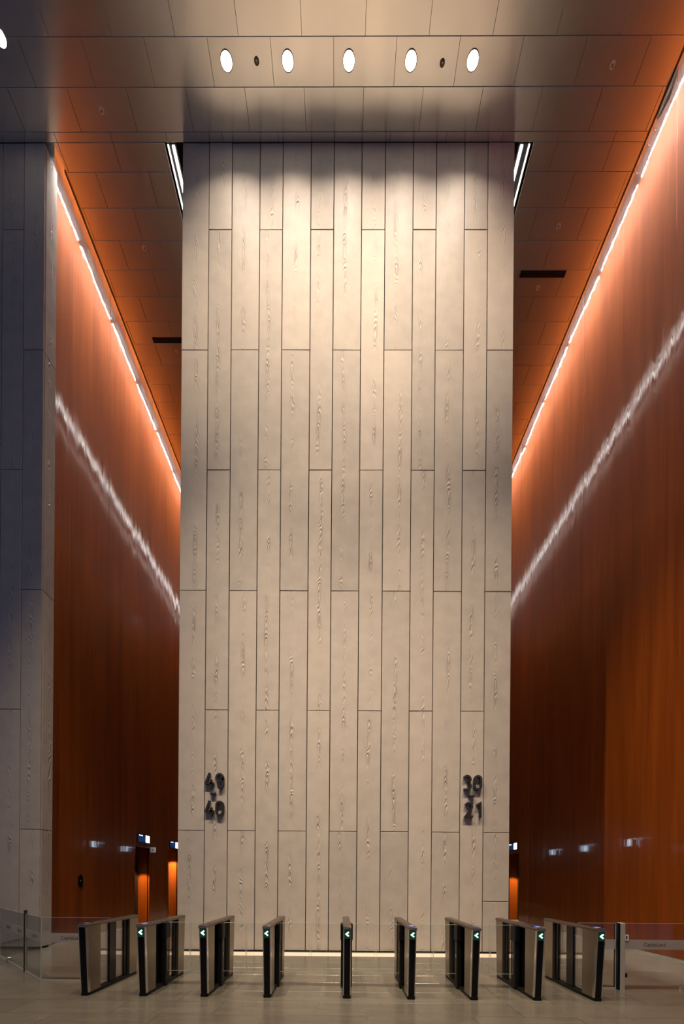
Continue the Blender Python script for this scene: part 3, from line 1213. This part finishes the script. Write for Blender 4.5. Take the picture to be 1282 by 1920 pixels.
# local x runs towards the corner (negative = away from it)
SP = math.hypot(-5.254 - CXB, 6.716 - CYB)
CLP = math.hypot(-6.143 - CXB, 7.507 - CYB)
barrier_pane(td, -SP + 0.022, -0.004, True, (-0.52,))
barrier_pane(td, -2.9, -SP - 0.022, True, (-1.42, -2.25))
MB().box(-2.9, -0.004, -0.010, 0.010, 0.0, 0.018).build('floor_channel', M_CHAN, td)
po = MB().cbox(-SP - 0.02, -SP + 0.02, -0.022, 0.022, 0.0, 1.02, 0.006).build('post', M_BRONZE, td)
MB().box(-SP - 0.021, -SP + 0.021, -0.023, 0.023, 1.02, 1.026).build('post_cap', M_EDGE, po)
cl = MB().cbox(-CLP - 0.06, -CLP + 0.06, -0.03, 0.03, 0.02, 0.085, 0.008).build('glass_clamp', M_EDGE, td)

tr_ = thing('glass_barrier', 'short fixed glass panel between the last gate and the steel post', 'glass barrier', (3.50, 5.965, 0))
barrier_pane(tr_, 0.0, 0.545, True, (0.075,))
MB().box(0.0, 0.545, -0.012, 0.012, 0.0, 0.02).build('floor_channel', M_CHAN, tr_)
pb = MB().cbox(0.548, 0.582, -0.05, 0.05, 0.0, 0.972, 0.006).build('post', M_BLACK, tr_)
pc = MB().cbox(0.583, 0.655, -0.05, 0.05, 0.0, 0.972, 0.006).build('post', M_CHAN, tr_)
pc['label'] = 'brushed steel half of the post'

tg = thing('glass_gate', 'wide swing gate of clear glass with white keypad plate and floor pivot', 'glass gate', (4.165, 5.96, 0))
barrier_pane(tg, 0.0, 1.72, True, (0.283,), 0.03)
kp = MB().box(-0.004, 0.058, -0.016, -0.0065, 0.715, 0.802).build('keypad_plate', M_WHITE, tg)
MB().box(0.018, 0.036, -0.018, -0.015, 0.735, 0.785).build('keypad_slot', M_MATT, kp)
MB().cbox(-0.008, 0.042, -0.02, 0.02, 0.178, 0.235, 0.005).build('lock', M_MATT, tg)
MB().cbox(0.82, 0.95, -0.026, 0.026, 0.0, 0.06, 0.008).build('floor_pivot', M_EDGE, tg)
tf = thing('glass_barrier', 'fixed glass panel from the swing gate to the lacquered wood wall', 'glass barrier', (5.90, 5.96, 0))
barrier_pane(tf, 0.0, 0.73, True)
MB().box(0.0, 0.73, -0.012, 0.012, 0.0, 0.02).build('floor_channel', M_CHAN, tf)

# ------------------------------------------------------------------ bits of wrapping film and cable left hanging at the slot edge
def tube(pts, rad, n=6):
    mb = MB()
    vs, fs = [], []
    for i, p in enumerate(pts):
        p = Vector(p)
        d = (Vector(pts[min(i + 1, len(pts) - 1)]) - Vector(pts[max(i - 1, 0)])).normalized()
        u = d.cross(Vector((0.3, 0.9, 0.2))).normalized()
        v_ = d.cross(u)
        rr = rad if 0 < i < len(pts) - 1 else rad * 0.6
        vs += [p + (u * math.cos(2 * PI * k / n) + v_ * math.sin(2 * PI * k / n)) * rr for k in range(n)]
    for i in range(len(pts) - 1):
        for k in range(n):
            j = (k + 1) % n
            fs.append((i * n + k, i * n + j, i * n + n + j, i * n + n + k))
    fs += [tuple(range(n - 1, -1, -1)), tuple(range(len(vs) - n, len(vs)))]
    return mb.add(vs, fs)


rg = random.Random(3)
t = thing('wrapping_film', 'crumpled pale film hanging at the ceiling slot edge high above the keypad gate', 'film', (ER + 0.035, 8.02, H))
nx_, nz_ = 9, 6
vs = []
for sgn in (0, 0.004):
    for i in range(nx_):
        for j in range(nz_):
            u_, w_ = i / (nx_ - 1), j / (nz_ - 1)
            vs.append((0.02 + rg.uniform(-0.016, 0.016) + sgn, u_ * 0.52 + rg.uniform(-0.015, 0.015),
                       0.10 - w_ * (0.30 - 0.2 * abs(u_ - 0.35)) + rg.uniform(-0.015, 0.015)))
fs = []
o2 = nx_ * nz_
for i in range(nx_ - 1):
    for j in range(nz_ - 1):
        a = i * nz_ + j
        fs.append((a, a + nz_, a + nz_ + 1, a + 1))
        fs.append((o2 + a, o2 + a + 1, o2 + a + nz_ + 1, o2 + a + nz_))
MB().add(vs, fs).build('film_sheet', simple('pale_film', (0.70, 0.64, 0.56), 0.25, coat=0.5), t)
for y, lb in ((8.62, 'short white cable end poking from the ceiling slot, nearest to the crumpled film'),
              (8.80, 'short white cable end poking from the ceiling slot, middle one of three'),
              (9.15, 'short white cable end poking from the ceiling slot, farthest from the crumpled film')):
    t = thing('cable_end', lb, 'cable', (ER + 0.03, y, H - 0.005))
    tube([(-0.03, -0.05, 0.015), (0.0, -0.02, -0.005), (0.03, 0.02, -0.018), (0.075, 0.05, -0.012), (0.12, 0.06, 0.012)], 0.008).build('cable_sheath', M_WHITE, t)
